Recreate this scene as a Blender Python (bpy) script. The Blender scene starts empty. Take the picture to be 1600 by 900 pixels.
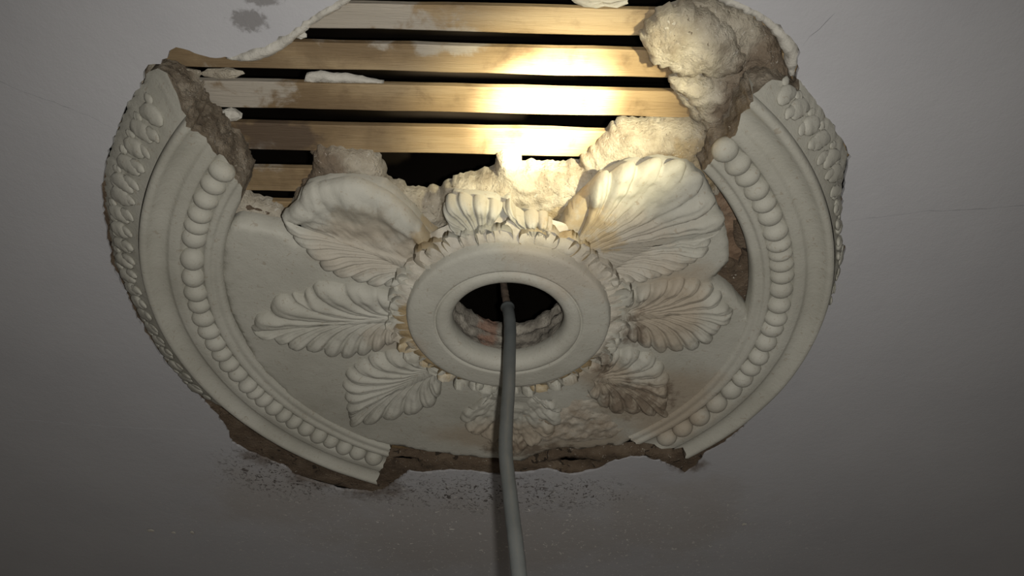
import bpy, bmesh, math, random
import numpy as np
from mathutils import Vector, Matrix, noise
from mathutils.geometry import delaunay_2d_cdt
COL = bpy.context.scene.collection
SCN = bpy.context.scene

# ------------------------------------------------------------------ camera, light, exposure
cd = bpy.data.cameras.new('camera'); cam = bpy.data.objects.new('camera', cd); COL.objects.link(cam)
cd.sensor_width = 36.; cd.lens = 1207.914 / 1600 * 36.; cd.clip_start = .01
cam.location = (.02472, -.59636, 2.6 - .58674)
cam.rotation_mode = 'QUATERNION'
cam.rotation_quaternion = (Matrix.Rotation(2.3657956, 3, 'X') @ Matrix.Rotation(.0148572, 3, 'Z')).to_quaternion()
SCN.camera = cam
w = bpy.data.worlds.new('dark_room'); SCN.world = w; w.use_nodes = True
w.node_tree.nodes['Background'].inputs['Color'].default_value = (.58, .52, .455, 1); w.node_tree.nodes['Background'].inputs['Strength'].default_value = .11
def spot(name, loc, aim, watts, cone, blend, col, rad):
    l = bpy.data.lights.new(name, 'SPOT'); l.energy = watts; l.spot_size = math.radians(cone); l.spot_blend = blend; l.color = col; l.shadow_soft_size = rad
    o = bpy.data.objects.new(name, l); COL.objects.link(o); o.location = loc
    o.rotation_euler = (Vector(aim) - Vector(loc)).to_track_quat('-Z', 'Y').to_euler(); return o
# hand torch held a little to the right: wide dim spill and a tight hot core
TORCH = (.34, -.54, 2.05)
spot('phone_lamp', (.046, -.585, 2.018), (.02, .18, 2.6), 15., 124, 1., (1., .965, .91), .006)
spot('torch_core', TORCH, (.055, -.228, 2.618), 430., 10.5, 1., (1., .90, .68), .010)
spot('torch_halo', TORCH, (.060, -.215, 2.618), 70., 21, 1., (1., .885, .56), .012)
SCN.view_settings.view_transform = 'Standard'; SCN.view_settings.look = 'None'; SCN.view_settings.gamma = 1.; SCN.view_settings.exposure = 0.; SCN.view_settings.use_curve_mapping = False

# ------------------------------------------------------------------ outlines in tenths of a millimetre on the ceiling plane, centre of the rose = 0,0
D = {
'ceiling_hole': [(1731,-3498),(1928,-3375),(2063,-3326),(2177,-3265),(2305,-3199),(2416,-3120),(2532,-3012),(2566,-2946),(2573,-2844),(2602,-2716),(2706,-2628),(2874,-2458),(3024,-2289),(3176,-2107),(3287,-1937),(3313,-1818),(3318,-1724),(3345,-1563),(3393,-1388),(3440,-1215),(3466,-1070),(3537,-904),(3605,-829),(3623,-689),(3601,-372),(3555,-113),(3589,373),(3577,777),(3520,1066),(3444,1369),(3461,1595),(3342,1924),(3189,2413),(2980,2711),(2856,2865),(2800,3178),(2678,3342),(2545,3233),(2375,3095),(2236,3036),(2053,2963),(1898,2967),(1650,3083),(1515,3229),(1392,3329),(1133,3433),(906,3358),(726,3282),(552,3384),(286,3424),(-71,3433),(-292,3358),(-603,3367),(-874,3439),(-1138,3397),(-1288,3582),(-1544,3878),(-1720,3969),(-2129,3929),(-2342,3814),(-2754,3573),(-2821,3362),(-3106,3116),(-3267,2981),(-3456,2759),(-3436,2439),(-3527,2054),(-3633,1702),(-3659,1513),(-3767,1295),(-3840,1154),(-3871,889),(-3897,667),(-3915,453),(-3925,225),(-3906,-102),(-3923,-310),(-3926,-493),(-3869,-672),(-3804,-929),(-3768,-1134),(-3654,-1486),(-3555,-1694),(-3420,-1922),(-3308,-2094),(-3100,-2389),(-2996,-2502),(-2891,-2607),(-2872,-2685),(-2810,-2745),(-2708,-2764),(-2638,-2817),(-2595,-2875),(-2534,-2904),(-2477,-2882),(-2356,-2844),(-2231,-2818),(-2110,-2814),(-2050,-2843),(-1809,-2932),(-1589,-3046),(-1443,-3140),(-1243,-3275),(-1125,-3329),(-975,-3407),(-712,-3559),(-464,-3635),(19,-3713),(687,-3723),(1165,-3706),(1463,-3640)],
'lip_left': [(-2161,-2802),(-2119,-2797),(-2059,-2827),(-1817,-2916),(-1596,-3031),(-1450,-3125),(-1249,-3261),(-1130,-3314),(-980,-3393),(-716,-3546),(-466,-3627),(-319,-3658),(-441,-3637),(-566,-3587),(-771,-3486),(-905,-3394),(-1066,-3305),(-1152,-3231),(-1251,-3182),(-1320,-3138),(-1434,-3066),(-1508,-3005),(-1587,-2942),(-1658,-2902),(-1738,-2844),(-1843,-2796),(-1966,-2771),(-2046,-2770),(-2113,-2780)],
'lip_right': [(1689,-3474),(1838,-3344),(1932,-3304),(2058,-3254),(2141,-3224),(2177,-3198),(2264,-3135),(2351,-3055),(2418,-2972),(2476,-2889),(2530,-2786),(2559,-2716),(2599,-2704),(2591,-2833),(2574,-2936),(2530,-3002),(2424,-3110),(2302,-3189),(2184,-3256),(2069,-3317),(1934,-3366),(1736,-3489)],
'rough_left': [(-2909,-2666),(-2830,-2674),(-2734,-2669),(-2671,-2622),(-2601,-2563),(-2588,-2452),(-2603,-2338),(-2577,-2248),(-2511,-2197),(-2468,-2118),(-2444,-2031),(-2409,-1915),(-2374,-1817),(-2338,-1718),(-2323,-1630),(-2345,-1458),(-2381,-1327),(-2324,-1249),(-2234,-1203),(-2101,-1174),(-2019,-1111),(-1998,-988),(-2121,-757),(-2400,-682),(-2676,-633),(-2817,-1096),(-2833,-1709),(-2925,-2190),(-2971,-2508)],
'rough_mid': [(-2113,-928),(-2064,-1045),(-1940,-1193),(-1863,-1336),(-1769,-1476),(-1692,-1568),(-1644,-1672),(-1638,-1780),(-1584,-1852),(-1504,-1833),(-1400,-1856),(-1286,-1822),(-1109,-1811),(-1028,-1741),(-989,-1654),(-969,-1559),(-971,-1476),(-926,-1431),(-863,-1455),(-817,-1417),(-797,-1356),(-710,-1365),(-636,-1351),(-542,-1368),(-437,-1355),(-359,-1142),(-374,-809),(-693,-539),(-1077,-708),(-1566,-955)],
'rough_top': [(-468,-976),(-496,-1156),(-461,-1347),(-419,-1432),(-356,-1464),(-268,-1519),(-164,-1543),(-103,-1559),(-23,-1583),(56,-1629),(92,-1717),(87,-1789),(146,-1826),(229,-1828),(295,-1800),(314,-1736),(303,-1677),(411,-1687),(591,-1675),(742,-1671),(854,-1702),(861,-1767),(927,-1840),(1018,-1947),(1084,-2051),(1133,-2140),(1227,-2175),(1371,-2171),(1540,-2187),(1720,-2203),(1855,-2219),(1998,-2121),(2140,-1812),(2250,-1443),(1845,-1358),(1235,-1268),(749,-1016),(238,-1006)],
'rough_right': [(1489,-3257),(1637,-3290),(1841,-3283),(2005,-3233),(2160,-3182),(2296,-3086),(2407,-2977),(2491,-2853),(2581,-2714),(2628,-2618),(2511,-2543),(2458,-2417),(2407,-2155),(2382,-1880),(2327,-1721),(2196,-1719),(2070,-1875),(1968,-2046),(1885,-2186),(1819,-2238),(1756,-2341),(1676,-2416),(1593,-2589),(1610,-2827)],
'lump': [(1254,-3034),(1301,-3067),(1284,-3121),(1329,-3159),(1358,-3239),(1415,-3261),(1469,-3303),(1530,-3294),(1606,-3315),(1714,-3265),(1822,-3225),(1909,-3168),(1989,-3100),(2077,-2980),(2133,-2869),(2124,-2765),(2028,-2716),(1914,-2703),(1814,-2725),(1706,-2734),(1613,-2721),(1544,-2755),(1475,-2789),(1397,-2822),(1328,-2867),(1340,-2935),(1282,-2979)],
'lump_low': [(1558,-2663),(1621,-2676),(1755,-2679),(1894,-2657),(2029,-2659),(2125,-2588),(2162,-2466),(2129,-2306),(2083,-2141),(2046,-2040),(1950,-2126),(1889,-2270),(1775,-2409),(1670,-2507),(1599,-2543)],
'field': [(-2531,-1068),(-2437,-1198),(-2353,-1247),(-2285,-1225),(-2203,-1211),(-2108,-1173),(-2007,-1159),(-1920,-1104),(-1851,-1016),(-1807,-984),(-1757,-1259),(-1763,-1488),(-1654,-1638),(-1447,-1693),(-1156,-1705),(-930,-1652),(-718,-1395),(-584,-1163),(-440,-1011),(-369,-1207),(-381,-1439),(-306,-1546),(-129,-1534),(47,-1515),(142,-1464),(218,-1511),(237,-1375),(274,-1298),(418,-1339),(540,-1287),(669,-1131),(773,-1423),(1038,-1774),(1280,-1919),(1584,-1966),(1807,-1915),(1938,-1819),(2045,-1678),(2153,-1487),(2240,-1320),(2322,-1098),(2374,-850),(2323,-728),(2261,-621),(2316,-532),(2430,-453),(2536,-353),(2643,-224),(2806,-33),(2844,375),(2822,928),(2570,1540),(2110,2081),(1769,2228),(1645,2359),(1496,2334),(1339,2396),(1139,2459),(972,2405),(819,2453),(650,2530),(513,2637),(407,2744),(239,2734),(72,2678),(-95,2697),(-260,2642),(-451,2633),(-630,2564),(-795,2553),(-956,2499),(-1115,2446),(-1259,2406),(-1824,2237),(-2285,1660),(-2642,827),(-2727,-12),(-2687,-573)],
'bed_slot': [(-1418,2677),(-1407,3071),(-1112,3078),(-896,3104),(-590,3096),(-329,3120),(-68,3176),(196,3201),(415,3195),(588,3111),(715,3014),(850,2934),(1014,2945),(1190,2986),(1445,2933),(1657,2897),(1866,2846),(2078,2825),(2257,2881),(2450,2907),(2443,2432),(1714,1898),(271,2068),(-939,1963)],
'bed_pit': [(-1358,3148),(-1213,3097),(-1026,3155),(-990,3249),(-1128,3333),(-1338,3307)],
'bed_pit_right': [(790,3170),(1021,3085),(1283,3093),(1436,3152),(1324,3283),(1080,3322),(866,3279)],
'crack_left': [(-4300,-2662),(-4042,-2516),(-3860,-2426),(-3627,-2317),(-3443,-2210),(-3334,-2134)],
'crack_low': [(-6648,2267),(-5845,2317),(-5377,2389),(-4730,2443),(-4239,2474),(-3822,2477)],
'crack_right': [(3516,-1193),(3831,-1255),(4179,-1317),(4655,-1357),(5120,-1413),(5350,-1440)],
'crack_top': [(2572,-3002),(2612,-3080),(2665,-3146),(2697,-3210),(2750,-3285)],
'gap_hole': [(2197,-1397),(2297,-1321),(2392,-1164),(2455,-1043),(2479,-876),(2570,-748),(2626,-644),(2606,-527),(2507,-588),(2435,-524),(2436,-386),(2333,-365),(2119,-739),(2016,-1316)],
'worn': [(315,1582),(497,1477),(730,1572),(913,1417),(1053,1254),(1199,1214),(1404,1555),(1555,1745),(1730,1913),(1678,2146),(1487,2249),(1288,2282),(1050,2345),(845,2322),(645,2413),(441,2390),(314,2112)],
'chip_flat': [(-1604,-2486),(-1575,-2555),(-1506,-2568),(-1449,-2575),(-1340,-2558),(-1202,-2555),(-1093,-2532),(-984,-2502),(-902,-2491)],
'leaves': {'a':([(-719,-493),(-909,-535),(-1104,-512),(-1262,-536),(-1379,-614),(-1503,-638),(-1620,-705),(-1669,-825),(-1741,-916),(-1804,-1047),(-1870,-1150),(-1897,-1260),(-1911,-1368),(-1843,-1446),(-1711,-1553),(-1666,-1670),(-1572,-1751),(-1450,-1760),(-1276,-1785),(-1135,-1773),(-970,-1712),(-855,-1598),(-734,-1459),(-643,-1331),(-560,-1152),(-467,-966),(-431,-833)],12,[(-591,-632),(-457,-766)]),'b':([(-975,317),(-1103,425),(-1255,535),(-1403,593),(-1624,653),(-1794,602),(-1923,529),(-2064,532),(-2229,472),(-2339,327),(-2490,289),(-2561,208),(-2452,-4),(-2341,-85),(-2173,-316),(-2033,-365),(-1881,-304),(-1875,-442),(-1748,-508),(-1554,-512),(-1297,-508),(-1113,-431),(-976,-369),(-856,-250)],11,[(-873,-21),(-867,-90)]),'c':([(-546,1094),(-571,1287),(-674,1512),(-882,1645),(-1123,1754),(-1404,1840),(-1608,1912),(-1720,1928),(-1716,1730),(-1713,1538),(-1700,1290),(-1697,1110),(-1643,934),(-1573,796),(-1457,737),(-1358,625),(-1224,567),(-1107,532),(-936,507),(-788,601)],8,[(-572,826),(-639,738)]),'d':([(781,1402),(898,1601),(896,1835),(797,2054),(661,2223),(537,2369),(401,2459),(255,2521),(132,2466),(51,2324),(-28,2185),(-163,2161),(-241,2080),(-309,1959),(-382,1815),(-344,1631),(-203,1501),(-94,1373)],7,[(489,1222),(44,1209)]),'e':([(1302,553),(1389,443),(1547,418),(1716,478),(1869,572),(1978,736),(2067,939),(2070,1103),(2107,1295),(2103,1469),(2161,1646),(1998,1637),(1799,1578),(1610,1596),(1453,1561),(1287,1414),(1142,1197)],8,[(1233,829),(1169,922)]),'f':([(1389,-373),(1443,-466),(1563,-541),(1747,-599),(1930,-647),(2092,-632),(2243,-573),(2367,-467),(2435,-320),(2555,-190),(2548,-34),(2451,88),(2440,241),(2338,358),(2199,435),(2060,439),(1897,474),(1734,403),(1583,312),(1475,211)],9,[(1386,-196),(1401,-61)]),'g':([(947,-1769),(1013,-1862),(1086,-1918),(1209,-1976),(1343,-2019),(1507,-2042),(1673,-2045),(1824,-1973),(1927,-1871),(2021,-1732),(2118,-1588),(2217,-1417),(2222,-1309),(2094,-1228),(2150,-1125),(2136,-1002),(2050,-933),(1994,-831),(1868,-759),(1734,-687),(1551,-630),(1347,-572),(1239,-570)],12,[(780,-1035),(1116,-703)]),'h':([(-313,-1260),(-372,-1390),(-403,-1488),(-387,-1570),(-344,-1608),(-250,-1639),(-141,-1612),(-43,-1599),(62,-1571),(149,-1513),(219,-1574),(272,-1471),(356,-1427),(461,-1444),(569,-1416),(620,-1325),(600,-1246)],9,[(-93,-1099),(497,-1094)])},
'beads_left': [-14098,-14441,-14815,-15201,-15499,-15815,-16395,-16862,-17283,-17642,17987,17604,17228,16899,16562,16204,15806,15534,15230,14890,14571,14254,13891,13526,13179,12803,12433,12006],
'beads_right': [-4678,-4310,-3981,-3638,-3290,-2969,-2578,-2249,-1982,-1716,-1426,-1048,-621,-255,66,497,926,1325,1686,2136,2695,3280,3823,4301],
'brk_left_top': [(3887,-13872),(3829,-13526),(3759,-13418),(3614,-13449),(3457,-13550),(3398,-13626),(3249,-13682),(3120,-13803),(3062,-13838),(2925,-13986),(2766,-14256),(2722,-14704),(2715,-15134)],
'brk_right_top': [(3761,-4546),(3745,-4770),(3685,-5003),(3566,-5140),(3475,-5174),(3399,-5097),(3275,-4979),(3154,-4839),(3079,-4816),(2965,-4761),(2866,-4700),(2775,-4571)],
'brk_left_bot': [(3709,11496),(3229,11688),(3071,11675),(2880,11715),(2749,11775),(2688,11783)],
'brk_right_bot': [(3772,4682),(3316,4261),(3242,4290),(3244,4573),(3114,4683),(2986,4842),(2789,5068)],
'outer_edge': [(15404,4002),(15748,4018),(16369,3979),(16749,3944),(17072,3927),(17384,3916),(17717,3909),(18195,3887),(18497,3916),(18760,3939),(19029,3911),(19416,3901),(19718,3923),(20255,3934),(20589,3930),(20974,3917),(21272,3911),(21798,3912),(22022,3903),(22239,3893)],
'outer_edge_r': [(-4447,3775),(-4088,3784),(-3748,3793),(-3393,3810),(-3090,3812),(-2915,3775),(-2787,3736),(-2546,3687),(-2268,3660),(-1990,3641),(-1761,3620),(-1480,3641),(-1340,3688),(-1124,3676),(-637,3606),(-232,3541),(545,3588),(1178,3636),(1639,3651),(2123,3678)],
'cable': [(162,40,231),(179,0,61),(203,-80,-161),(225,-120,-357),(234,-120,-563),(232,-120,-904),(230,-120,-1224),(217,-120,-1599),(210,-120,-1880),(219,-120,-2080),(251,-140,-2377),(281,-160,-2656),(308,-180,-2891),(335,-200,-3164),(369,-220,-3468),(404,-240,-3879)],
}
ZC = 2.6
pi = math.pi
def pts(l): return [(a * 1e-4, b * 1e-4) for a, b in l]

# ------------------------------------------------------------------ materials
def material(name, ramp, scale=12., detail=6., rough=.85, bump=((60., .3, .002),), stains=(), specks=(), stretch=(1, 1, 1), cracks=(), spec=.25):
    m = bpy.data.materials.new(name); m.use_nodes = True
    nt = m.node_tree; N = nt.nodes; K = nt.links
    bs = N['Principled BSDF']; bs.inputs['Roughness'].default_value = rough
    bs.inputs['Specular IOR Level'].default_value = spec
    geo = N.new('ShaderNodeNewGeometry')
    mp = N.new('ShaderNodeMapping'); mp.inputs['Scale'].default_value = stretch
    K.new(geo.outputs['Position'], mp.inputs['Vector'])
    V = mp.outputs['Vector']
    def noise(sc, det=6., ro=.6, vec=None, dist=0.):
        n = N.new('ShaderNodeTexNoise'); n.inputs['Scale'].default_value = sc; n.inputs['Detail'].default_value = det
        n.inputs['Roughness'].default_value = ro; n.inputs['Distortion'].default_value = dist
        K.new(vec or V, n.inputs['Vector']); return n.outputs['Fac']
    def math_(op, a, b=None, c=None):
        n = N.new('ShaderNodeMath'); n.operation = op
        for i, v in enumerate((a, b, c)):
            if v is None: continue
            if isinstance(v, (int, float)): n.inputs[i].default_value = v
            else: K.new(v, n.inputs[i])
        return n.outputs[0]
    def remap(v, a, b, smooth=True):
        n = N.new('ShaderNodeMapRange'); n.interpolation_type = 'SMOOTHSTEP' if smooth else 'LINEAR'
        n.inputs['From Min'].default_value = a; n.inputs['From Max'].default_value = b
        K.new(v, n.inputs['Value']); return n.outputs['Result']
    cr = N.new('ShaderNodeValToRGB'); e = cr.color_ramp.elements
    e[0].position, e[0].color = ramp[0][0], (*ramp[0][1], 1); e[1].position, e[1].color = ramp[-1][0], (*ramp[-1][1], 1)
    for p, c in ramp[1:-1]:
        x = e.new(p); x.color = (*c, 1)
    K.new(noise(scale, detail), cr.inputs['Fac'])
    col = cr.outputs['Color']
    def mix(fac, c):
        nonlocal col
        n = N.new('ShaderNodeMix'); n.data_type = 'RGBA'
        K.new(fac, n.inputs['Factor']); K.new(col, n.inputs['A'])
        n.inputs['B'].default_value = (*c, 1)
        col = n.outputs['Result']
    # stains: places of dirt with their own ragged outline; (colour, strength, noise scale, threshold width, [(x, y, rx, ry)...])
    for c, st, sc, lo, hi, spots in stains:
        tot = None
        for (x, y, rx, ry) in spots:
            q = N.new('ShaderNodeVectorMath'); q.operation = 'SUBTRACT'; K.new(geo.outputs['Position'], q.inputs[0]); q.inputs[1].default_value = (x, y, ZC)
            q2 = N.new('ShaderNodeVectorMath'); q2.operation = 'MULTIPLY'; K.new(q.outputs[0], q2.inputs[0]); q2.inputs[1].default_value = (1 / rx, 1 / ry, 0)
            q3 = N.new('ShaderNodeVectorMath'); q3.operation = 'LENGTH'; K.new(q2.outputs[0], q3.inputs[0])
            f = remap(q3.outputs['Value'], 1., .15)
            tot = f if tot is None else math_('MAXIMUM', tot, f)
        nz = noise(sc, 8., .65, geo.outputs['Position'], .3)
        if tot is None: fac = remap(nz, lo, hi)
        else: fac = remap(math_('ADD', math_('MULTIPLY', tot, .55), math_('MULTIPLY', nz, .9)), lo, hi)
        if tot is not None: fac = math_('MULTIPLY', fac, remap(tot, 0., .12))
        mix(math_('MULTIPLY', fac, st), c)
    for c, st, sc, thr, big, spots in specks:
        nz = noise(sc, 3., .6, geo.outputs['Position'], 1.2)
        fac = remap(nz, thr, thr + .05)
        tot = None
        for (x, y, rx, ry) in spots:
            q = N.new('ShaderNodeVectorMath'); q.operation = 'SUBTRACT'; K.new(geo.outputs['Position'], q.inputs[0]); q.inputs[1].default_value = (x, y, ZC)
            q2 = N.new('ShaderNodeVectorMath'); q2.operation = 'MULTIPLY'; K.new(q.outputs[0], q2.inputs[0]); q2.inputs[1].default_value = (1 / rx, 1 / ry, 0)
            q3 = N.new('ShaderNodeVectorMath'); q3.operation = 'LENGTH'; K.new(q2.outputs[0], q3.inputs[0])
            f = remap(q3.outputs['Value'], 1., .2)
            tot = f if tot is None else math_('MAXIMUM', tot, f)
        if tot is not None: fac = math_('MULTIPLY', fac, tot)
        mix(math_('MULTIPLY', fac, st), c)
    h = None
    for sc, amt, dist in bump:
        v = math_('MULTIPLY', noise(sc, 8., .65), amt)
        h = v if h is None else math_('ADD', h, v)
    K.new(col, bs.inputs['Base Color'])
    if h is not None:
        b = N.new('ShaderNodeBump'); b.inputs['Strength'].default_value = 1.; b.inputs['Distance'].default_value = bump[0][2]
        K.new(h, b.inputs['Height']); K.new(b.outputs['Normal'], bs.inputs['Normal'])
    return m

DIRT = (.115, .082, .055)
OCHRE = (.36, .25, .10)
PLAST = [(.3, (.338, .328, .278)), (.5, (.396, .387, .334)), (.7, (.44, .432, .378))]
M = {}
SMUDGE = [(-.188, -.315, .030, .020), (-.172, -.335, .030, .016)]
M['ceiling'] = material('painted_ceiling', [(.3, (.40, .40, .415)), (.5, (.425, .425, .437)), (.7, (.445, .445, .457))], 5., rough=.7,
    bump=((90., .5, .0009), (400., .25, .0009)),
    stains=[((.33, .295, .255), .45, 14., .50, 1.0, [(.0, .52, .50, .22), (-.30, .42, .20, .15), (.25, .46, .22, .18)]),
            ((.10, .09, .08), .6, 150., .72, .95, SMUDGE),
            (DIRT, .7, 60., .62, 1.05, [(-.31, .305, .06, .05), (-.24, .36, .09, .05), (-.17, .385, .09, .06), (.27, .315, .05, .03)])],
    specks=[((.06, .05, .042), .9, 150., .56, 0, [(0, .395, .27, .075), (-.28, .35, .14, .10), (.12, .39, .12, .06)]),
            ((.08, .065, .055), .8, 85., .63, 0, [(0, .38, .28, .06), (-.34, .33, .10, .06)]),
            ((.74, .72, .66), .9, 160., .63, 0, [(.02, .54, .70, .27)])])
M['undercoat'] = material('ceiling_undercoat', [(.3, (.42, .40, .35)), (.7, (.56, .54, .48))], 40., bump=((120., .8, .003),),
    stains=[(DIRT, .6, 90., .6, .75, [])])
M['plaster'] = material('rose_plaster', PLAST, 10., rough=.66, bump=((55., .45, .0016), (300., .28, .0016), (900., .12, .0016)),
    stains=[((.33, .275, .205), .8, 16., .48, .92, [(.07, .22, .17, .06), (.20, .14, .11, .10), (.13, .09, .06, .05), (.19, -.02, .06, .10), (.0, .21, .1, .05), (.10, .30, .05, .03)]),
            ((.26, .225, .165), .6, 48., .66, .92, [(-.115, -.13, .06, .05), (-.07, -.10, .04, .03)]),
            ((.38, .33, .26), .55, 34., .60, .88, [(-.12, -.10, .10, .06), (.10, -.11, .14, .10), (-.10, .03, .06, .04)]),
            (DIRT, .7, 75., .82, 1.05, [(.17, .13, .12, .10), (.05, .24, .14, .05), (.155, .01, .03, .09), (.125, .06, .03, .06)]),
            (OCHRE, .5, 70., .80, 1.0, [(.11, -.115, .05, .035), (-.05, -.115, .05, .03), (.09, -.14, .07, .05)])],
    specks=[((.16, .12, .08), .75, 240., .68, 0, [(.15, .1, .2, .2), (-.15, .15, .16, .1), (.1, -.1, .2, .12)]), ((.26, .21, .15), .45, 190., .62, 0, []), ((.24, .19, .13), .6, 120., .66, 0, [(.16, .12, .16, .16), (-.16, .16, .12, .07), (.11, -.13, .14, .08)])])
M['collar'] = material('crusty_collar_plaster', [(.3, (.38, .34, .27)), (.6, (.52, .49, .42))], 40., rough=.8, bump=((160., .7, .002),),
    stains=[((.33, .23, .10), .8, 60., .66, .9, [(-.05, .07, .09, .07), (.10, .07, .06, .05), (-.08, .0, .04, .06)])])
M['worn'] = material('grimy_worn_plaster', [(.3, (.25, .20, .145)), (.5, (.37, .325, .26)), (.7, (.47, .44, .37))], 45., rough=.8, bump=((120., .8, .002), (400., .3, .002)))
M['stained'] = material('ochre_stained_plaster', [(.3, (.26, .19, .10)), (.5, (.42, .35, .23)), (.65, (.52, .48, .39))], 60., rough=.8, bump=((160., .6, .002),))
M['rough'] = material('rough_haired_plaster', [(.28, (.24, .20, .145)), (.45, (.41, .365, .285)), (.6, (.51, .465, .375)), (.75, (.58, .54, .45))], 34., rough=.95,
    bump=((150., 1., .004), (420., .5, .004)),
    stains=[((.17, .125, .085), .85, 20., .55, .85, [(-.17, -.165, .07, .04), (-.30, -.20, .05, .12), (.235, -.25, .06, .09), (.16, -.17, .05, .04)]),
            (OCHRE, .5, 40., .76, .98, [(.19, -.19, .06, .05), (.215, -.165, .04, .03), (.09, -.12, .12, .04)])],
    specks=[((.62, .59, .52), .8, 210., .64, 0, []), ((.10, .075, .05), .8, 170., .66, 0, [])])
M['torn'] = material('torn_grey_brown_plaster', [(.28, (.10, .078, .055)), (.5, (.21, .175, .13)), (.68, (.33, .29, .23)), (.8, (.45, .41, .35))], 42., rough=.95,
    bump=((150., 1., .004), (420., .5, .004)), specks=[((.55, .52, .46), .8, 240., .66, 0, [])])
M['bed'] = material('bare_brown_plaster', [(.3, (.075, .055, .038)), (.5, (.135, .098, .066)), (.7, (.20, .155, .11))], 26., rough=.95, bump=((110., 1., .004), (300., .5, .004)),
    specks=[((.5, .47, .4), .8, 240., .655, 0, []), ((.02, .016, .012), .8, 60., .62, 0, [])])
M['gapbrown'] = material('red_brown_backing_plaster', [(.3, (.13, .085, .055)), (.6, (.24, .165, .11)), (.75, (.32, .25, .18))], 40., rough=.95, bump=((110., 1., .004),))
M['wood'] = material('old_lath_wood', [(.25, (.18, .12, .06)), (.5, (.30, .215, .115)), (.72, (.40, .31, .19))], 9., rough=.6, stretch=(.25, 3, 3), bump=((70., .7, .0015), (260., .4, .0015)),
    stains=[((.115, .072, .036), .8, 24., .50, .74, []), ((.16, .11, .06), .8, 30., .45, .95, [(-.22, -.22, .17, .14), (-.13, -.30, .12, .05)]), ((.40, .37, .315), .8, 34., .80, .96, [(-.24, -.24, .16, .05), (-.10, -.31, .16, .05), (-.26, -.17, .14, .05), (-.03, -.29, .08, .03)]),
            ((.085, .06, .042), .85, 48., .66, .92, [(-.195, -.195, .07, .04)])])
M['dark'] = material('void_timber_shade_black', [(.3, (.004, .0032, .0025)), (.7, (.008, .0065, .005))], 8., rough=1., bump=(), spec=0.)  # near-black colour stands in for the deep shade of the void
M['cable'] = material('grey_cable_sheath', [(.3, (.068, .075, .075)), (.7, (.098, .105, .103))], 30., rough=.42, bump=((200., .2, .0006),), spec=.35)
M['core'] = material('dusty_brown_core', [(.3, (.06, .045, .035)), (.7, (.16, .12, .09))], 120., rough=.9)
M['hollow'] = material('rubbly_hole_lining', [(.3, (.10, .09, .075)), (.5, (.23, .21, .175)), (.7, (.42, .39, .33))], 45., rough=.95, bump=((150., 1., .004),),
    stains=[((.26, .15, .105), .8, 60., .66, .95, [(-.005, .05, .025, .02)])])

# ------------------------------------------------------------------ helpers
def link(name, me, mat, parent=None, loc=(0, 0, 0), smooth=True):
    o = bpy.data.objects.new(name, me); COL.objects.link(o)
    if not me.materials: me.materials.append(mat)
    if smooth:
        me.polygons.foreach_set('use_smooth', [True] * len(me.polygons))
    if parent is not None: o.parent = parent
    o.location = loc
    return o
def mesh(name, v, f):
    me = bpy.data.meshes.new(name); me.from_pydata(v, [], f); me.update(); return me
def fix(me):
    bm = bmesh.new(); bm.from_mesh(me)
    bmesh.ops.remove_doubles(bm, verts=bm.verts, dist=1e-6)
    bmesh.ops.recalc_face_normals(bm, faces=bm.faces); bm.to_mesh(me); bm.free(); me.update()
def empty(name, loc, label, cat, group=None):
    o = bpy.data.objects.new(name, None); COL.objects.link(o); o.location = loc; o.empty_display_size = .05
    return tag(o, label, cat, group)
def tag(o, label, cat=None, group=None):
    o['label'] = label
    if cat: o['category'] = cat
    if group: o['group'] = group
    return o
def fbm(x, y, z=0., sc=60., octv=5, H=.9):
    return noise.fractal(Vector((x * sc, y * sc, z * sc)), H, 2.1, octv)
def ragged(poly, step, amp, sc, seed=0., closed=True):
    out = []; n = len(poly)
    for i in range(n if closed else n - 1):
        a = poly[i]; b = poly[(i + 1) % n]
        L = math.dist(a, b); k = max(1, int(L / step))
        nx, ny = (b[1] - a[1]) / max(L, 1e-9), -(b[0] - a[0]) / max(L, 1e-9)
        for j in range(k):
            t = j / k; x = a[0] + (b[0] - a[0]) * t; y = a[1] + (b[1] - a[1]) * t
            d = amp * noise.fractal(Vector((x * sc, y * sc, seed)), .8, 2., 4)
            out.append((x + nx * d, y + ny * d))
    return out
def inside(P, poly):
    P = np.asarray(P); q = np.asarray(poly); x, y = P[:, 0], P[:, 1]; r = np.zeros(len(P), bool)
    for (x1, y1), (x2, y2) in zip(q, np.roll(q, -1, 0)):
        c = (y1 > y) != (y2 > y)
        with np.errstate(divide='ignore', invalid='ignore'):
            r ^= c & (x < (x2 - x1) * (y - y1) / (y2 - y1 + 1e-15) + x1)
    return r
def edge_dist(P, poly):
    P = np.asarray(P, float); q = np.asarray(poly); d = np.full(len(P), 9.)
    for a, b in zip(q, np.roll(q, -1, 0)):
        ab = b - a; t = np.clip(((P - a) @ ab) / max(ab @ ab, 1e-12), 0, 1)
        d = np.minimum(d, np.hypot(*(P - a - t[:, None] * ab).T))
    return d
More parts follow.
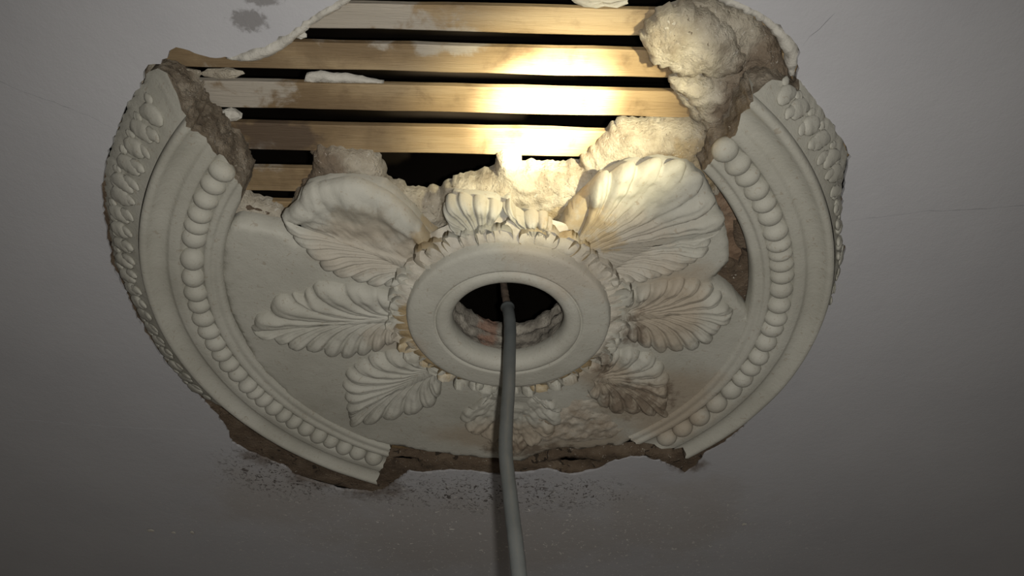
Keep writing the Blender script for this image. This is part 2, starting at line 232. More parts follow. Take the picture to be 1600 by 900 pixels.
def slab(name, outer, holes, hfun, back, step, mat, parent, origin=(0, 0), grid=True, drop=True):
    """Broken sheet: outline (with holes) filled by triangles, lower face at depth hfun(x,y,d), torn sides up to depth back."""
    rnd = random.Random(len(outer) * 7 + 3)
    loops = [outer] + list(holes)
    V2 = []; E = []
    for lp in loops:
        b = len(V2); V2 += lp; E += [(b + i, b + (i + 1) % len(lp)) for i in range(len(lp))]
    if grid:
        xs = [p[0] for p in outer]; ys = [p[1] for p in outer]
        G = []
        y = min(ys); r = 0
        while y < max(ys):
            x = min(xs) + (step * .5 if r % 2 else 0)
            while x < max(xs):
                G.append((x + rnd.uniform(-.25, .25) * step, y + rnd.uniform(-.25, .25) * step)); x += step
            y += step * .87; r += 1
        G = np.array(G)
        ok = inside(G, outer)
        for h in holes: ok &= ~inside(G, h)
        G = G[ok]
        dd = np.min([edge_dist(G, l) for l in loops], 0)
        G = G[dd > step * .45]
        V2 += [tuple(p) for p in G]
    res = delaunay_2d_cdt([Vector(p) for p in V2], E, [], 0, 1e-7)
    vo, fo = [tuple(v) for v in res[0]], [tuple(f) for f in res[2]]
    va = np.array(vo); cen = va[np.array(fo)].mean(1)
    ok = inside(cen, outer)
    for h in holes: ok &= ~inside(cen, h)
    fo = [f for f, k in zip(fo, ok) if k]
    d = np.min([edge_dist(va, l) for l in loops], 0)
    ox, oy = origin
    V = [(x - ox, y - oy, -hfun(x, y, dd)) for (x, y), dd in zip(vo, d)]
    cnt = {}
    for f in fo:
        for i in range(3):
            e = (f[i], f[(i + 1) % 3]); cnt[e] = cnt.get(e, 0) + 1
    F = [f[::-1] for f in fo]
    back_id = {}
    def bk(i):
        if i not in back_id:
            back_id[i] = len(V); V.append((V[i][0], V[i][1], -back))
        return back_id[i]
    for (a, b) in list(cnt):
        if (b, a) not in cnt: F.append((a, b, bk(b), bk(a)))
    me = mesh(name, V, F)
    bm = bmesh.new(); bm.from_mesh(me)
    loose = [v for v in bm.verts if not v.link_faces]
    bmesh.ops.delete(bm, geom=loose, context='VERTS'); bm.to_mesh(me); bm.free(); me.update()
    return link(name, me, mat, parent)
def interp(tab, x):
    if x <= tab[0][0]: return tab[0][1]
    for (a, b), (c, d) in zip(tab, tab[1:]):
        if x <= c: return b + (d - b) * (x - a) / max(c - a, 1e-9)
    return tab[-1][1]

# ------------------------------------------------------------------ the ceiling and what the missing plaster bares
hole = ragged(pts(D['ceiling_hole']), .004, .0022, 130., 1.)
S = 2.2
def sliver(path, w):
    q = ragged(path, .006, .0016, 60., 9., closed=False) + [path[-1]]
    up = []; dn = []
    for k, (x, y) in enumerate(q):
        ww = w * (.35 + .65 * abs(noise.noise(Vector((x * 50, y * 50, 2.))) * 2)) * (1 if 0 < k < len(q) - 1 else .2)
        up.append((x, y - ww / 2)); dn.append((x, y + ww / 2))
    return up + dn[::-1]
outer = [(-S, -S), (S, -S), (S, S), (-S, S)]
ceiling = slab('ceiling', outer, [hole] + [sliver(pts(D[k]), w_) for k, w_ in (('crack_left', .0011), ('crack_low', .0011), ('crack_right', .0012), ('crack_top', .0013))], lambda x, y, d: 0., -.004, .05, M['ceiling'], None, grid=False)
ceiling.data.polygons.foreach_set('use_smooth', [False] * len(ceiling.data.polygons)); ceiling.location = (0, 0, ZC); ceiling['kind'] = 'structure'
ceiling['label'] = 'grey painted plaster ceiling with a ragged hole around the broken rose'
CE = ceiling
lipm = lambda x, y, d: .0015 + .002 * min(1, d / .006) + .0022 * fbm(x, y, 0, 160)
slab('undercoat_edge', ragged(pts(D['lip_left']), .003, .0014, 260., 2.), [], lambda x, y, d: -.0045 + .0045 * min(1, d / .004) + .0012 * fbm(x, y, 0, 160), -.016, .004, M['undercoat'], CE)
slab('undercoat_edge', ragged(pts(D['lip_right']), .003, .0016, 260., 3.), [], lambda x, y, d: -.0045 + .0045 * min(1, d / .004) + .0012 * fbm(x, y, 0, 160), -.016, .004, M['undercoat'], CE)
# bare bed of brown plaster where the rose was fixed: a sector from the left break round the far side to the right break
sec = [(.50 * math.cos(math.radians(a)), .435 * math.sin(math.radians(a))) for a in range(-24, 209, 4)]
sec += [(.24 * math.cos(math.radians(a)), .24 * math.sin(math.radians(a))) for a in range(208, -25, -4)]
slab('bare_plaster', sec, [ragged(pts(D['bed_slot']), .004, .0018, 200., 5.), ragged(pts(D['bed_pit']), .003, .0016, 200., 7.), ragged(pts(D['bed_pit_right']), .003, .0016, 200., 8.), ragged(pts(D['gap_hole']), .004, .002, 200., 6.)],
     lambda x, y, d: -.0055 + .003 * min(1., d / .008) + .0022 * fbm(x, y, 0, 55) - (.008 if False else 0), -.017, .007, M['bed'], CE)
# red-brown backing seen through the gap beside the right moulding
gp = [(.20, -.15), (.26, -.17), (.32, -.06), (.31, .06), (.25, .06), (.225, 0.)]
slab('backing_plaster', gp, [], lambda x, y, d: -.0135 + .004 * fbm(x, y, 0, 70), -.0175, .005, M['gapbrown'], CE)

def lump_h(base, rise, w, amp, sc, seed):
    def h(x, y, d):
        t = min(1., d / w); k = math.sqrt(max(0., 1 - (1 - t) ** 2))
        n = fbm(x, y, seed, sc, 6, .75)
        c = noise.noise(Vector((x * 190, y * 190, seed + 4)))
        return base + rise * k + amp * n * (.35 + .65 * t) + amp * .30 * c + amp * .55 * abs(noise.noise(Vector((x * 95, y * 95, seed + 8)))) * t
    return h
for nm, base, rise, w, amp, sc, seed in (('rough_left', -.014, .012, .014, .0055, 62, 1.), ('rough_mid', -.016, .017, .03, .0055, 58, 2.),
                                         ('rough_top', -.014, .018, .022, .0048, 60, 3.), ('rough_right', -.016, .010, .014, .0065, 55, 4.)):
    slab('rough_plaster', ragged(pts(D[nm]), .0025, .0032, 170., seed), [], lump_h(base, rise, w, amp, sc, seed), -.024, .0032, M['rough'], CE)

# laths: each one a sawn strip, near edges lit
LATHS = [(-.4000, -.3740, -.9, .9), (-.3605, -.3352, -.9, .9), (-.3212, -.2990, -.9, .9), (-.2862, -.2614, -.9, .9), (-.2480, -.2221, -.9, .9), (-.2060, -.1772, -.9, .9),
         (-.1567, -.1290, -.9, -.140), (-.1165, -.0890, -.9, -.165), (.2870, .3165, -.9, -.06)]
def lath(y0, y1, x0, x1, seed):
    n = 60; V = []; F = []; r = random.Random(seed)
    for i in range(n + 1):
        x = x0 + (x1 - x0) * i / n; s = .009 * x
        a = y0 + s + .0009 * fbm(x, seed, 0, 14, 4); b = y1 + s + .0009 * fbm(x, seed + 9, 0, 14, 4)
        w = .0008 * noise.noise(Vector((x * 7, seed, 2.)))
        c = .0009
        ring = [(a + c, .018), (a, .018 + c), (a, .0245), (b, .0245), (b, .018 + c), (b - c, .018)]
        for (y, z) in ring: V.append((x, y, z + w))
    for i in range(n):
        for j in range(6):
            F.append((i * 6 + j, i * 6 + (j + 1) % 6, i * 6 + 6 + (j + 1) % 6, i * 6 + 6 + j))
    F += [tuple(range(6)), tuple(range(n * 6 + 5, n * 6 - 1, -1))]
    me = mesh('lath', V, F); fix(me); return me
for i, (a, b, x0, x1) in enumerate(LATHS):
    link('lath', lath(a, b, x0, x1, i * 3.7 + 1), M['wood'], CE, smooth=False)
# void: joists and boards of the floor above, its darkness put into their colour
def box(name, x0, x1, y0, y1, z0, z1, mat, parent):
    V = [(x, y, z) for z in (z0, z1) for x, y in ((x0, y0), (x1, y0), (x1, y1), (x0, y1))]
    F = [(3, 2, 1, 0), (4, 5, 6, 7), (0, 1, 5, 4), (1, 2, 6, 5), (2, 3, 7, 6), (3, 0, 4, 7)]
    return link(name, mesh(name, V, F), mat, parent, smooth=False)
for x in (-1., -.62, .55, .945): box('joist_and_light_stop', x, x + .055, -1., 1., .0255, .20, M['dark'], CE)
for y in (-1.05, .99): box('joist_and_light_stop', -1., 1., y, y + .055, -.003, .20, M['dark'], CE)  # unseen edge pieces, added to keep world light out of the void
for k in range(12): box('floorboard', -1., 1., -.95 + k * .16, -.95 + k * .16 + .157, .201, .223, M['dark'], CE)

# ------------------------------------------------------------------ the ceiling rose
rose = empty('ceiling_rose', (0, 0, ZC), 'large broken white plaster ceiling rose with acanthus leaves and a beaded rim', 'ceiling rose')
HX, HY = .0215, -.0123
hubc = [(HX + .085 * math.cos(a * pi / 24), HY + .085 * math.sin(a * pi / 24)) for a in range(48)]
fld = slab('field', ragged(pts(D['field']), .004, .0012, 180., 8.), [hubc],
           lambda x, y, d: .0225 + .0025 * min(1, d / .003) + .0006 * fbm(x, y, 0, 12) + .0003 * fbm(x, y, 0, 60), .004, .006, M['plaster'], rose)
# rough thickness of the plate under its broken edge comes with the slab sides

# rim moulding: profile (radius, depth) from outside in; ends broken along their own lines
PROF = [(.3530, -.002), (.3515, .012), (.3500, .026), (.3482, .0355), (.3468, .0378), (.3450, .0386), (.3428, .0386), (.3412, .0380), (.3400, .0365), (.3385, .0350),
        (.3350, .0322), (.3310, .0308), (.3265, .0306), (.3235, .0316), (.3222, .0332), (.3205, .0336), (.3160, .0334), (.3125, .0330), (.3112, .0318), (.3100, .0290), (.3060, .0268),
        (.2950, .0268), (.2905, .0285), (.2895, .0306), (.2875, .0312), (.2850, .0312), (.2832, .0304), (.2824, .0286), (.2806, .0282), (.2780, .0284), (.2755, .0282), (.2738, .0268), (.2722, .0235), (.2722, .010)]
def sweep(name, prof, th0, th1, n, parent, mat, jit=.0, rfun=None, ends=()):
    V = []; F = []; m = len(prof)
    for i in range(n + 1):
        for j, (r, h) in enumerate(prof):
            a0, a1 = th0(r), th1(r)
            a0 += .35 * noise.noise(Vector((r * 400, 3.3, a0))); a1 += .35 * noise.noise(Vector((r * 400, 7.7, a1)))
            a = math.radians(a0 + (a1 - a0) * i / n)
            rr, hh = (r, h) if rfun is None else rfun(r, h, a, j)
            w = .0005 * fbm(rr * math.cos(a), rr * math.sin(a), h, 20, 3)
            e_ = min(i, n - i) * abs(a1 - a0) / n; a += math.radians(.5 * max(0, 1 - e_ / 1.5)) * noise.fractal(Vector((rr * 300, hh * 300, 1. if i < n / 2 else 2.)), .7, 2.1, 4)
            V.append((rr * math.cos(a), rr * math.sin(a), -(hh + w)))
    for i in range(n):
        for j in range(m - 1):
            F.append((i * m + j, i * m + j + 1, (i + 1) * m + j + 1, (i + 1) * m + j))
    me = mesh(name, V, F); fix(me)
    ob = link(name, me, mat, parent)
    for i in ends:                                         # torn plaster core shown at a broken end
        EV = []; EF = []; st = []
        for j in range(m - 1):
            p, q = Vector(V[i * m + j]), Vector(V[i * m + j + 1]); k = max(1, int((p - q).length / .0022))
            st += [p.lerp(q, t / k) for t in range(k)]
        st.append(Vector(V[i * m + m - 1])); nk = 14; L = len(st)
        pa = Vector(V[(i - 1 if i else 1) * m + m // 2]); out_ = (Vector(V[i * m + m // 2]) - pa).normalized()
        for k in range(nk + 1):
            t = k / nk
            for p in st:
                z = p.z + (.014 - p.z) * t; g = min(1., t * 4)
                d = .0015 * t + g * (.0045 * fbm(p.x, p.y, z, 75, 5, .7) + .0022 * noise.noise(Vector((p.x * 240, p.y * 240, z * 240))))
                EV.append((p.x + out_.x * d, p.y + out_.y * d, z))
        for k in range(nk):
            for a in range(L - 1):
                EF.append((k * L + a, k * L + a + 1, (k + 1) * L + a + 1, (k + 1) * L + a))
        em = mesh('broken_end', EV, EF); fix(em)
        link('broken_end', em, M['torn'], ob)['label'] = 'torn brown plaster core'
    return ob
def brk(k, off=0.):
    t = sorted((r * 1e-4, (a if not (k.startswith('brk_left') and a < 0) else a + 36000) * 1e-2) for r, a in D[k])
    return lambda r: interp(t, r)
lt, lb, rt, rb = brk('brk_left_top'), brk('brk_left_bot'), brk('brk_right_top'), brk('brk_right_bot')
mold_l = sweep('rim_moulding', PROF, lb, lt, 220, rose, M['plaster'], ends=(0, 220))
mold_r = sweep('rim_moulding', PROF, rt, rb, 200, rose, M['plaster'], ends=(0, 200))

# beads
def bead_mesh():
    V = []; F = []; nu, nv = 18, 12
    for j in range(nv + 1):
        t = pi * j / nv
        for i in range(nu):
            p = 2 * pi * i / nu
            V.append((math.sin(t) * math.cos(p), math.cos(t), math.sin(t) * math.sin(p)))
    for j in range(nv):
        for i in range(nu):
            F.append((j * nu + i, j * nu + (i + 1) % nu, (j + 1) * nu + (i + 1) % nu, (j + 1) * nu + i))
    me = mesh('bead', V, F); fix(me); return me
BM = bead_mesh(); first = None
rb_ = random.Random(4)
for key in ('beads_left', 'beads_right'):
    A = [a / 100 for a in D[key]]
    A = [a + 360 if (key == 'beads_left' and a < 0) else a for a in A]
    A.sort()
    for i, a in enumerate(A):
        g = [abs(A[j] - a) for j in (i - 1, i + 1) if 0 <= j < len(A)]
        half = math.radians(sum(g) / len(g)) * .30 / 2
        s = (.0122 * rb_.uniform(.95, 1.03), min(.0135, half * rb_.uniform(1.04, 1.16)), .0115 * rb_.uniform(.92, 1.05))
        if first is None:
            o = link('bead', BM, M['plaster'], rose); first = o
        else:
            o = first.copy(); COL.objects.link(o); o.parent = rose
        ar = math.radians(a)
        o.location = (.3003 * math.cos(ar), .3003 * math.sin(ar), -.0285 + rb_.uniform(-.0006, .0006))
        o.rotation_euler = (0, 0, ar); o.scale = s

# outer acanthus band: sloping ground plus curled scrolls
oel = sorted((a * .01, r * 1e-4) for a, r in D['outer_edge'])
oer = sorted((a * .01, r * 1e-4) for a, r in D['outer_edge_r'])
def band(name, tab, th0, th1, n):
    m = 9
    def rf(r, h, a, j):
        ro = interp(tab, math.degrees(a) % 360 if tab is oel else math.degrees(a))
        t = j / (m - 1)
        rr = ro + (.3495 - ro) * t
        rr += .0022 * (1 - t) * fbm(math.cos(a) * .38, math.sin(a) * .38, t * .01, 150, 4) + .001 * fbm(math.cos(a) * .38, math.sin(a) * .38, t * .02, 320, 3) * (1 - t)
        hh = -.001 + .034 * (t ** 1.15) + .003 * math.sin(pi * t)
        if j == 0: hh = -.004
        return rr, hh
    V = [(.385 - .035 * j / (m - 1), .0) for j in range(m)]
    return sweep(name, V, th0, th1, n, rose, M['plaster'], rfun=rf, ends=(n,) if tab is oel else (0,))
band('leaf_band', oel, lambda r: 153.5 + (r - .35) * 60, lt, 200)
band('leaf_band', oer, rt, lambda r: 22. + (r - .35) * 60, 170)

def scroll_mesh(seed):
    """One unit of the running leaf: three comma lobes curling across the band. x across (0 outer..1 inner), y along."""
    r = random.Random(seed); V = []; F = []
    u = lambda a: r.uniform(-a, a)
    lobes = [((.24 + u(.03), -.12 + u(.06)), (.40, .40 + u(.08)), (.80 + u(.04), .26 + u(.08)), .31 + u(.03)),
             ((.46 + u(.04), -.44 + u(.06)), (.66, -.10), (.90, -.16 + u(.08)), .19 + u(.03)),
             ((.16, .30 + u(.1)), (.22, .44), (.36, .52), .15 + u(.03))]
    for (p0, p1, p2, w) in lobes:
        b = len(V); n = 9; m = 8
        for i in range(n + 1):
            t = i / n
            x = (1 - t) ** 2 * p0[0] + 2 * t * (1 - t) * p1[0] + t * t * p2[0] + r.uniform(-.02, .02)
            y = (1 - t) ** 2 * p0[1] + 2 * t * (1 - t) * p1[1] + t * t * p2[1] + r.uniform(-.02, .02)
            dx = 2 * (1 - t) * (p1[0] - p0[0]) + 2 * t * (p2[0] - p1[0]); dy = 2 * (1 - t) * (p1[1] - p0[1]) + 2 * t * (p2[1] - p1[1])
            L = math.hypot(dx, dy) + 1e-6; nx, ny = -dy / L, dx / L
            rad = w * max(.25, 1 - abs(2 * t - 1) ** 4) ** .8 * (1.0 - .15 * t)
            for k in range(m):
                q = 2 * pi * k / m
                V.append((x + nx * rad * .62 * math.cos(q), y + ny * rad * math.cos(q), rad * (.80 + .25 * noise.noise(Vector((i * .6, k * .5, seed)))) * math.sin(q)))
        for i in range(n):
            for k in range(m):
                F.append((b + i * m + k, b + i * m + (k + 1) % m, b + (i + 1) * m + (k + 1) % m, b + (i + 1) * m + k))
        F += [tuple(b + k for k in range(m)), tuple(b + n * m + m - 1 - k for k in range(m))]
    me = mesh('leaf_scroll', V, F); fix(me)
    return me
SC = [scroll_mesh(s) for s in range(5)]
for me in SC: me.materials.append(M['plaster'])
def place_scroll(a, ro, k, s, mirror, flat):
    ar = math.radians(a)
    ri = .3515
    er = Vector((math.cos(ar), math.sin(ar), 0)); et = Vector((-math.sin(ar), math.cos(ar), 0))
    p0 = er * ro + Vector((0, 0, -.003)); p1 = er * ri + Vector((0, 0, -.034))
    ex = p1 - p0; wd = ex.length; ez = ex.cross(et).normalized()
    if ez.z > 0: ez = -ez
    o = bpy.data.objects.new('leaf_scroll', SC[k % len(SC)]); COL.objects.link(o); o.parent = rose
    m = Matrix.Identity(4)
    ylen = .0315 * s * (-1 if mirror else 1)
    m.col[0] = (*ex, 0); m.col[1] = (*(et * ylen), 0); m.col[2] = (*(ez * .020 * flat), 0); m.col[3] = (*(p0 + ez * .0005), 1)
    o.matrix_local = m
for me in SC: me.polygons.foreach_set('use_smooth', [True] * len(me.polygons))
rs = random.Random(12)
a = 219.; k = 0
while a > 156:
    place_scroll(a, interp(oel, a) - .004, k, rs.uniform(.9, 1.15), False, rs.uniform(.85, 1.1) if a > 178 else rs.uniform(.5, .8))
    a -= rs.uniform(2.9, 3.6); k += 1
a = -46.
while a < -6:
    place_scroll(a, interp(oer, a) - .003, k, rs.uniform(.9, 1.15), True, rs.uniform(.7, 1.) if a < -16 else rs.uniform(.4, .6))
    a += rs.uniform(2.9, 3.7); k += 1

# hub: flat collar, groove and rolled lip round the flex hole
HUB = [(.1130, .020), (.1085, .0300), (.1050, .0390), (.1038, .0438), (.1020, .0455), (.0985, .0462), (.0900, .0466), (.0830, .0470), (.0785, .0474), (.0766, .0472), (.0758, .0454), (.0748, .0450), (.0742, .0468), (.0728, .0482),
       (.0690, .0488), (.0650, .0482), (.0615, .0466), (.0592, .0440), (.0578, .0400), (.0573, .0350), (.0578, .0300), (.0590, .0270)]
def lathe(name, prof, cx, cy, n, mat, parent, amp=0., sc=80.):
    V = []; F = []; m = len(prof)
    for i in range(n):
        a = 2 * pi * i / n
        for r, h in prof:
            x, y = cx + r * math.cos(a), cy + r * math.sin(a)
            w = .0004 * fbm(x, y, h, 18, 3) + amp * fbm(x, y, h, sc, 4)
            V.append((cx + (r + w) * math.cos(a), cy + (r + w) * math.sin(a), -(h + w)))
    for i in range(n):
        for j in range(m - 1):
            F.append((i * m + j, i * m + j + 1, ((i + 1) % n) * m + j + 1, ((i + 1) % n) * m + j))
    me = mesh(name, V, F); fix(me)
    return link(name, me, mat, parent)
lathe('collar', [(.100, .036), (.106, .0375), (.111, .0365), (.116, .034), (.120, .031), (.124, .0275), (.127, .022)], HX, HY, 220, M['collar'], rose, .0030, 80.)['label'] = 'crusty stained collar'
lathe('hub', HUB, HX, HY, 128, M['plaster'], rose)
LIN = [(.0600, .030), (.0606, .024), (.0622, .018), (.0640, .014), (.0600, .011), (.0585, .007), (.0625, .003), (.0665, -.001), (.0640, -.005), (.0610, -.009), (.0622, -.014), (.0650, -.018), (.0665, -.021)]
lathe('hole_lining', LIN, HX, HY, 140, M['hollow'], rose, .0028, 75.)

# collar of small petals round the hub
def petal_mesh(seed):
    r = random.Random(seed); V = []; F = []; nu, nv = 8, 10
    for j in range(nv + 1):
        t = j / nv
        w = (.55 + .45 * math.sin(pi * (.15 + .7 * t))) * (1 if t > .12 else .75) * (1. if t < .9 else .6)
        for i in range(nu + 1):
            s = i / nu * 2 - 1
            z = (1 - s * s) ** .6 * (.5 + .5 * math.sin(pi * (.1 + .75 * (1 - t)))) * (1.15 if t < .35 else .85) + .10 * math.cos(s * 6 + seed) * (1 - s * s)
            V.append((t, s * w * .5, z + r.uniform(-.04, .04) * (1 - s * s)))
    for j in range(nv):
        for i in range(nu):
            F.append((j * (nu + 1) + i, j * (nu + 1) + i + 1, (j + 1) * (nu + 1) + i + 1, (j + 1) * (nu + 1) + i))
    b = len(V); per = [i for i in range(nu + 1)] + [(j) * (nu + 1) + nu for j in range(1, nu + 1)] + [nv * (nu + 1) + i for i in range(nu - 1, -1, -1)] + [j * (nu + 1) for j in range(nv - 1, 0, -1)]
    for q in per: V.append((V[q][0], V[q][1], -.8))
    for i in range(len(per)):
        j = (i + 1) % len(per); F.append((per[i], per[j], b + j, b + i))
    me = mesh('collar_petal', V, F); fix(me); me.polygons.foreach_set('use_smooth', [True] * len(me.polygons)); return me
PM = [petal_mesh(s) for s in range(4)]; PS = [m_.copy() for m_ in PM]
for m_ in PM: m_.materials.append(M['plaster'])
for m_ in PS: m_.materials.append(M['stained'])
rp = random.Random(9)
NP = 46
for i in range(NP):
    deg = i * 360 / NP + rp.uniform(-1., 1.)
    ar = math.radians(deg); st = (60 < deg < 195 and rp.random() < .4) or (280 < deg < 330 and rp.random() < .25)
    o = bpy.data.objects.new('collar_petal', (PS if st else PM)[i % 4]); COL.objects.link(o); o.parent = rose
    ln = rp.uniform(.021, .029)
    o.location = (HX + .1025 * math.cos(ar), HY + .1025 * math.sin(ar), -.0300 - rp.uniform(0, .0025))
    o.rotation_euler = (rp.uniform(-.12, .12), rp.uniform(-.05, .18), ar + rp.uniform(-.15, .15)); o.scale = (ln, .0215 * rp.uniform(.75, 1.25), .0078 * rp.uniform(.7, 1.2))
    if st: o['label'] = 'ochre stained collar petal'

# acanthus leaves
def leaf(key, lobes, amp, smooth_side=None, dirt=0., rise=.012, name='acanthus_leaf', label=None, curl=.004, hollow=(0, 0), mf=(.70, .70), fan=(0, 0), patch=False):
    o, tip, base = D['leaves'][key]
    out = pts(o); bA, bB = (Vector(p) for p in pts(base))
    def resample(pl, n):
        acc = [0.]
        for p, q in zip(pl, pl[1:]): acc.append(acc[-1] + math.dist(p, q))
        res = []
        k = 0
        for i in range(n + 1):
            t = acc[-1] * i / n
            while k < len(acc) - 2 and acc[k + 1] < t: k += 1
            u = (t - acc[k]) / max(acc[k + 1] - acc[k], 1e-9)
            res.append(Vector(pl[k]).lerp(Vector(pl[k + 1]), u))
        return res
    NS, NR = 84, 26
    T = Vector(out[tip]); B = (bA + bB) / 2
    V = []; F = []
    seed = sum(map(ord, key))
    strips = []
    for side, (poly, bpt) in enumerate(((out[:tip + 1], bA), (out[tip:][::-1], bB))):
        O = resample(poly, NS)
        O = [O[0]] + [(O[i - 1] + O[i] * 2 + O[i + 1]) / 4 for i in range(1, NS)] + [O[-1]]
        axis = T - B; L = axis.length; ax = axis / L
        idx = []
        nl = lobes[side]; am = amp * (smooth_side[side] if smooth_side else 1.)
        for i in range(NS + 1):
            s = i / NS
            ph = s * nl + .04 * math.sin(s * 9 + seed)
            fr = (ph - math.floor(ph)) ** (1.0 if fan[side] > .5 else .72)
            lob = math.sin(pi * fr) ** .55                 # rounded lobe, sharp crease between
            m = mf[side] * .85 * s ** 1.7
            mid = bpt.lerp(B, min(1., m * 2.2)) + axis * m * .98
            E = O[i]
            cdir = (mid - E)
            E = E + cdir * (.11 * (1 - lob) * (1 if s < .97 else 0) * (.5 if am < amp * .5 else 1))
            dist = (E - mid).length
            c1 = mid + (ax * dist * (.52 - .10 * s) + (E - mid) * .10) * (1 - fan[side]) + ((E - mid) * .5 + ax * dist * .12) * fan[side]
            row = []
            for j in range(NR + 1):
                r = j / NR
                p = mid * (1 - r) ** 2 + c1 * 2 * r * (1 - r) + E * r * r
                body = rise * (1 - (1 - min(1., dist / (L * .30))) ** 2 * .35)
                prof = .62 + .20 * math.sin(pi * min(1., r * .85)) + .18 * r
                if hollow[side]: prof = prof * (1 - hollow[side]) + hollow[side] * (.44 + .38 * min(1., max(0., (r - .68) / .09)) + .35 * max(0., 1 - r / .3) + .34 * fbm(p.x, p.y, 5., 55, 4))
                h = .0255 + body * prof
                g = min(1., r * 1.6) * (1 - .2 * r)
                pa = 1. if not (patch and side == 0) else 1 - .9 * math.exp(-((s - .52) / .24) ** 4) * min(1., max(0., (r - .42) / .12))
                h += am * pa * (lob - .62) * g - .0035 * (1 - pa)
                sub = math.sin(pi * ((ph * 2.) % 1.)) ** .6
                h += am * pa * .38 * (sub - .6) * min(1., r * 1.4) * (1 - max(0, r - .82) / .18 * .7)
                # raised midrib and curled lobe tips
                h += .0032 * math.exp(-(r / .07) ** 2) * (1 - .5 * s)
                h += pa * curl * math.exp(-((r - .80) / .13) ** 2) * (lob - .2)
                if r > .9: h -= (.006) * ((r - .9) / .1) ** 2
                h += (.0006 + dirt) * fbm(p.x, p.y, seed, 75 if dirt else 45, 5)
                row.append(len(V)); V.append((p.x, p.y, -h))
            row.append(len(V)); V.append((E.x, E.y, -.020))
            idx.append(row)
        for i in range(NS):
            for j in range(NR + 1):
                q = (idx[i][j], idx[i][j + 1], idx[i + 1][j + 1], idx[i + 1][j])
                F.append(q if side else q[::-1])
        strips.append(idx)
    # close the base between the two halves
    a0, b0 = strips[0], strips[1]
    for i in range(NS):
        q = (a0[i][0], a0[i + 1][0], b0[i + 1][0], b0[i][0]); F.append(q)
    me = mesh(name, V, F); fix(me)
    ob = link(name, me, M['plaster'], rose)
    if label: ob['label'] = label
    return ob
leaf('a', (9, 4), .0056, (1., .22), 0.0005, .009, hollow=(0, .85), mf=(.6, .75), label='crisp leaf at near left with a broad hollow upper half')
leaf('b', (9, 6), .0056, (1., .9), 0.0003, .008, mf=(.75, .55), label='clean pointed leaf reaching left')
leaf('c', (6, 8), .0054, None, 0.0003, .008, mf=(.6, .45), label='fan shaped leaf at lower left')
leaf('d', (5, 5), .0034, None, .0030, .004, fan=(.6, .6), label='worn grimy leaf behind the cable')
leaf('e', (6, 7), .0048, None, .0012, .007, mf=(.35, .6), fan=(.5, .2), label='brown stained square ended leaf at lower right')
leaf('f', (8, 8), .0052, None, .0007, .008, mf=(.45, .6), fan=(.35, 0), label='leaf reaching right below the gap')
leaf('g', (7, 10), .0062, (1.1, .95), .0015, .007, mf=(.25, .65), fan=(.75, 0), patch=True, label='largest leaf, brightly lit along its near edge')
def worn(x, y, d):
    t = min(1., d / .02)
    return .0235 + t * (.0035 + .0032 * fbm(x, y, 2, 60, 6, .6) + .004 * abs(noise.noise(Vector((x * 70 + y * 30, y * 45, 3.)))))
slab('worn_leaf_remains', ragged(pts(D['worn']), .003, .002, 150., 4.), [], worn, .018, .003, M['worn'], rose)['label'] = 'grimy eroded remains of leaf ornament'
leaf('h', (6, 5), .0052, (1., .9), .0008, .010, mf=(.2, .2), fan=(.9, .9), label='cropped leaf stub under the bright laths')

# ------------------------------------------------------------------ things of their own
# flex hanging from the hole
cab = empty('power_cable', (HX, HY, ZC), 'grey sheathed power cable hanging down through the hole in the rose', 'cable')
def tube(name, path, rad, mat, parent, n=14, seed=1., amp=.0):
    P = [Vector(p) for p in path]; Q = []
    for i in range(len(P) - 1):
        p0 = P[max(i - 1, 0)]; p1 = P[i]; p2 = P[i + 1]; p3 = P[min(i + 2, len(P) - 1)]
        for k in range(8):
            t = k / 8
            Q.append(.5 * ((2 * p1) + (p2 - p0) * t + (2 * p0 - 5 * p1 + 4 * p2 - p3) * t * t + (3 * p1 - p0 - 3 * p2 + p3) * t ** 3))
    Q.append(P[-1]); V = []; F = []
    up = Vector((1, 0, 0))
    for i, q in enumerate(Q):
        d = (Q[min(i + 1, len(Q) - 1)] - Q[max(i - 1, 0)]).normalized()
        a = d.cross(up).cross(d).normalized(); b = d.cross(a)
        for k in range(n):
            t = 2 * pi * k / n
            r = rad(i / (len(Q) - 1)) if callable(rad) else rad
            r += amp * noise.noise(Vector((i * .35, k * .9, seed)))
            V.append(q + (a * math.cos(t) + b * math.sin(t)) * r)
    for i in range(len(Q) - 1):
        for k in range(n):
            F.append((i * n + k, i * n + (k + 1) % n, (i + 1) * n + (k + 1) % n, (i + 1) * n + k))
    F += [tuple(range(n)), tuple(range(len(Q) * n - 1, len(Q) * n - n - 1, -1))]
    me = mesh(name, [tuple(v) for v in V], F); fix(me)
    return link(name, me, mat, parent)
cp = [Vector((x * 1e-4 - HX, y * 1e-4 - HY, z * 1e-4)) for x, y, z in D['cable']]
tube('sheath', cp[2:], lambda t: .0063 + (.0016 * math.exp(-(t / .012) ** 2)), M['cable'], cab, 18, 1., .00025)
core = [cp[2] + (cp[2] - cp[3]) * -.3, cp[2], cp[1], cp[0], cp[0] + Vector((-.004, .02, .06)), cp[0] + Vector((0, .03, .14))]
tube('inner_core', core, .0042, M['core'], cab, 10, 5., .0012)['label'] = 'thinner dusty brown core above the cut sheath'

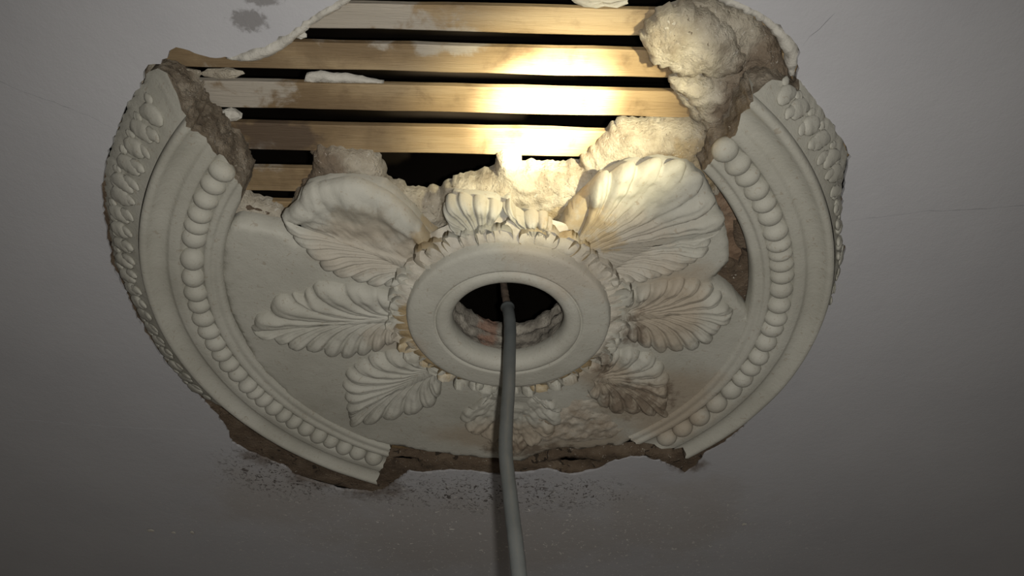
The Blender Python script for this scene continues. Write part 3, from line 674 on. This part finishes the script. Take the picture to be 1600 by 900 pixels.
# loose plaster lumps
def lump(name, key, label, h, step=.0028, back=-.014, amp=.0025):
    pl = pts(D[key]); cx = sum(p[0] for p in pl) / len(pl); cy = sum(p[1] for p in pl) / len(pl)
    o = slab(name, ragged(pl, .0025, amp, 190., 7.), [], h, back, step, M['rough'], None, origin=(cx, cy))
    o.location = (cx, cy, ZC); return tag(o, label, 'plaster', 'plaster lumps clinging to the laths')
lump('plaster_lump', 'lump', 'big pale lump of rough plaster clinging over the laths at near right', lump_h(.000, .013, .034, .0066, 42, 8.), amp=.0042)
lump('plaster_lump', 'lump_low', 'smaller crumbling plaster lump just below the big pale one', lump_h(-.008, .010, .012, .0058, 60, 9.), amp=.0042)

def chip(name, x, y, h, sx, sy, sz, seed, label, group=None, mat='undercoat', rz=0.):
    r = random.Random(seed); V = []; F = []; nu, nv = 14, 8
    for j in range(nv + 1):
        t = pi * j / nv
        for i in range(nu):
            p = 2 * pi * i / nu
            d = Vector((math.sin(t) * math.cos(p), math.sin(t) * math.sin(p), math.cos(t)))
            k = 1 + .38 * noise.noise(d * 1.6 + Vector((seed, 0, 0))) + .18 * noise.noise(d * 4 + Vector((0, seed, 0)))
            V.append((d.x * sx * k, d.y * sy * k, d.z * sz * k))
    for j in range(nv):
        for i in range(nu): F.append((j * nu + i, j * nu + (i + 1) % nu, (j + 1) * nu + (i + 1) % nu, (j + 1) * nu + i))
    me = mesh(name, V, F); fix(me)
    o = link(name, me, M[mat], None, (x, y, ZC - h), smooth=False); o.rotation_euler = (0, 0, rz)
    return tag(o, label, 'plaster' if name == 'plaster_chip' else 'paint flake', group)
pl = pts(D['chip_flat']); cx = sum(p[0] for p in pl) / len(pl); cy = sum(p[1] for p in pl) / len(pl)
fl = slab('plaster_flake', ragged(pl, .003, .0008, 200., 3.), [], lambda x, y, d: -.0205 + .0008 * fbm(x, y, 0, 90), -.026, .004, M['undercoat'], None, origin=(cx, cy)); fl.location = (cx, cy, ZC)
tag(fl, 'long thin cream plaster flake lying in the gap above the third full lath', 'plaster')
for (x, y, sx, sy, sz, sd, lab) in (
    (-.2300, -.2560, .017, .0050, .004, 2, 'brown plaster crumb lodged in the upper left lath gap, right one of the pair'),
    (-.2610, -.2555, .014, .0050, .004, 3, 'brown plaster crumb lodged in the upper left lath gap, left one of the pair'),
    (-.2340, -.2145, .010, .0065, .006, 4, 'knobbly pale plaster crumb lodged below the crumb pair in next lath gap'),
    (.0930, -.3280, .022, .0090, .006, 5, 'bright cream plaster lump at the top edge of the picture'),
    (-.1560, -.2935, .006, .0040, .004, 6, 'tiny grey crumb hanging at the ceiling lip on the left')):
    chip('plaster_chip', x, y, -.0215, sx, sy, sz, sd, lab, group='loose plaster crumbs among the laths', mat='rough' if sd in (2, 3) else 'undercoat')
for i, (x, y, s, lab) in enumerate((
    (-.5289, .5158, .0055, 'pale curled paint flake on the dim ceiling at far lower left, largest of the three'),
    (-.4947, .5208, .0034, 'pale paint flake on the dim ceiling lower left, middle of the three'),
    (-.4656, .5200, .0044, 'pale paint flake on the dim ceiling lower left, nearest the rose'),
    (.3791, .4691, .0040, 'lone pale paint flake on the dim ceiling at lower right'))):
    chip('paint_flake', x, y, .0012, s, s * .7, .0012, i + 11, lab, group='paint flakes on the lower ceiling', mat='undercoat', rz=i * .8)
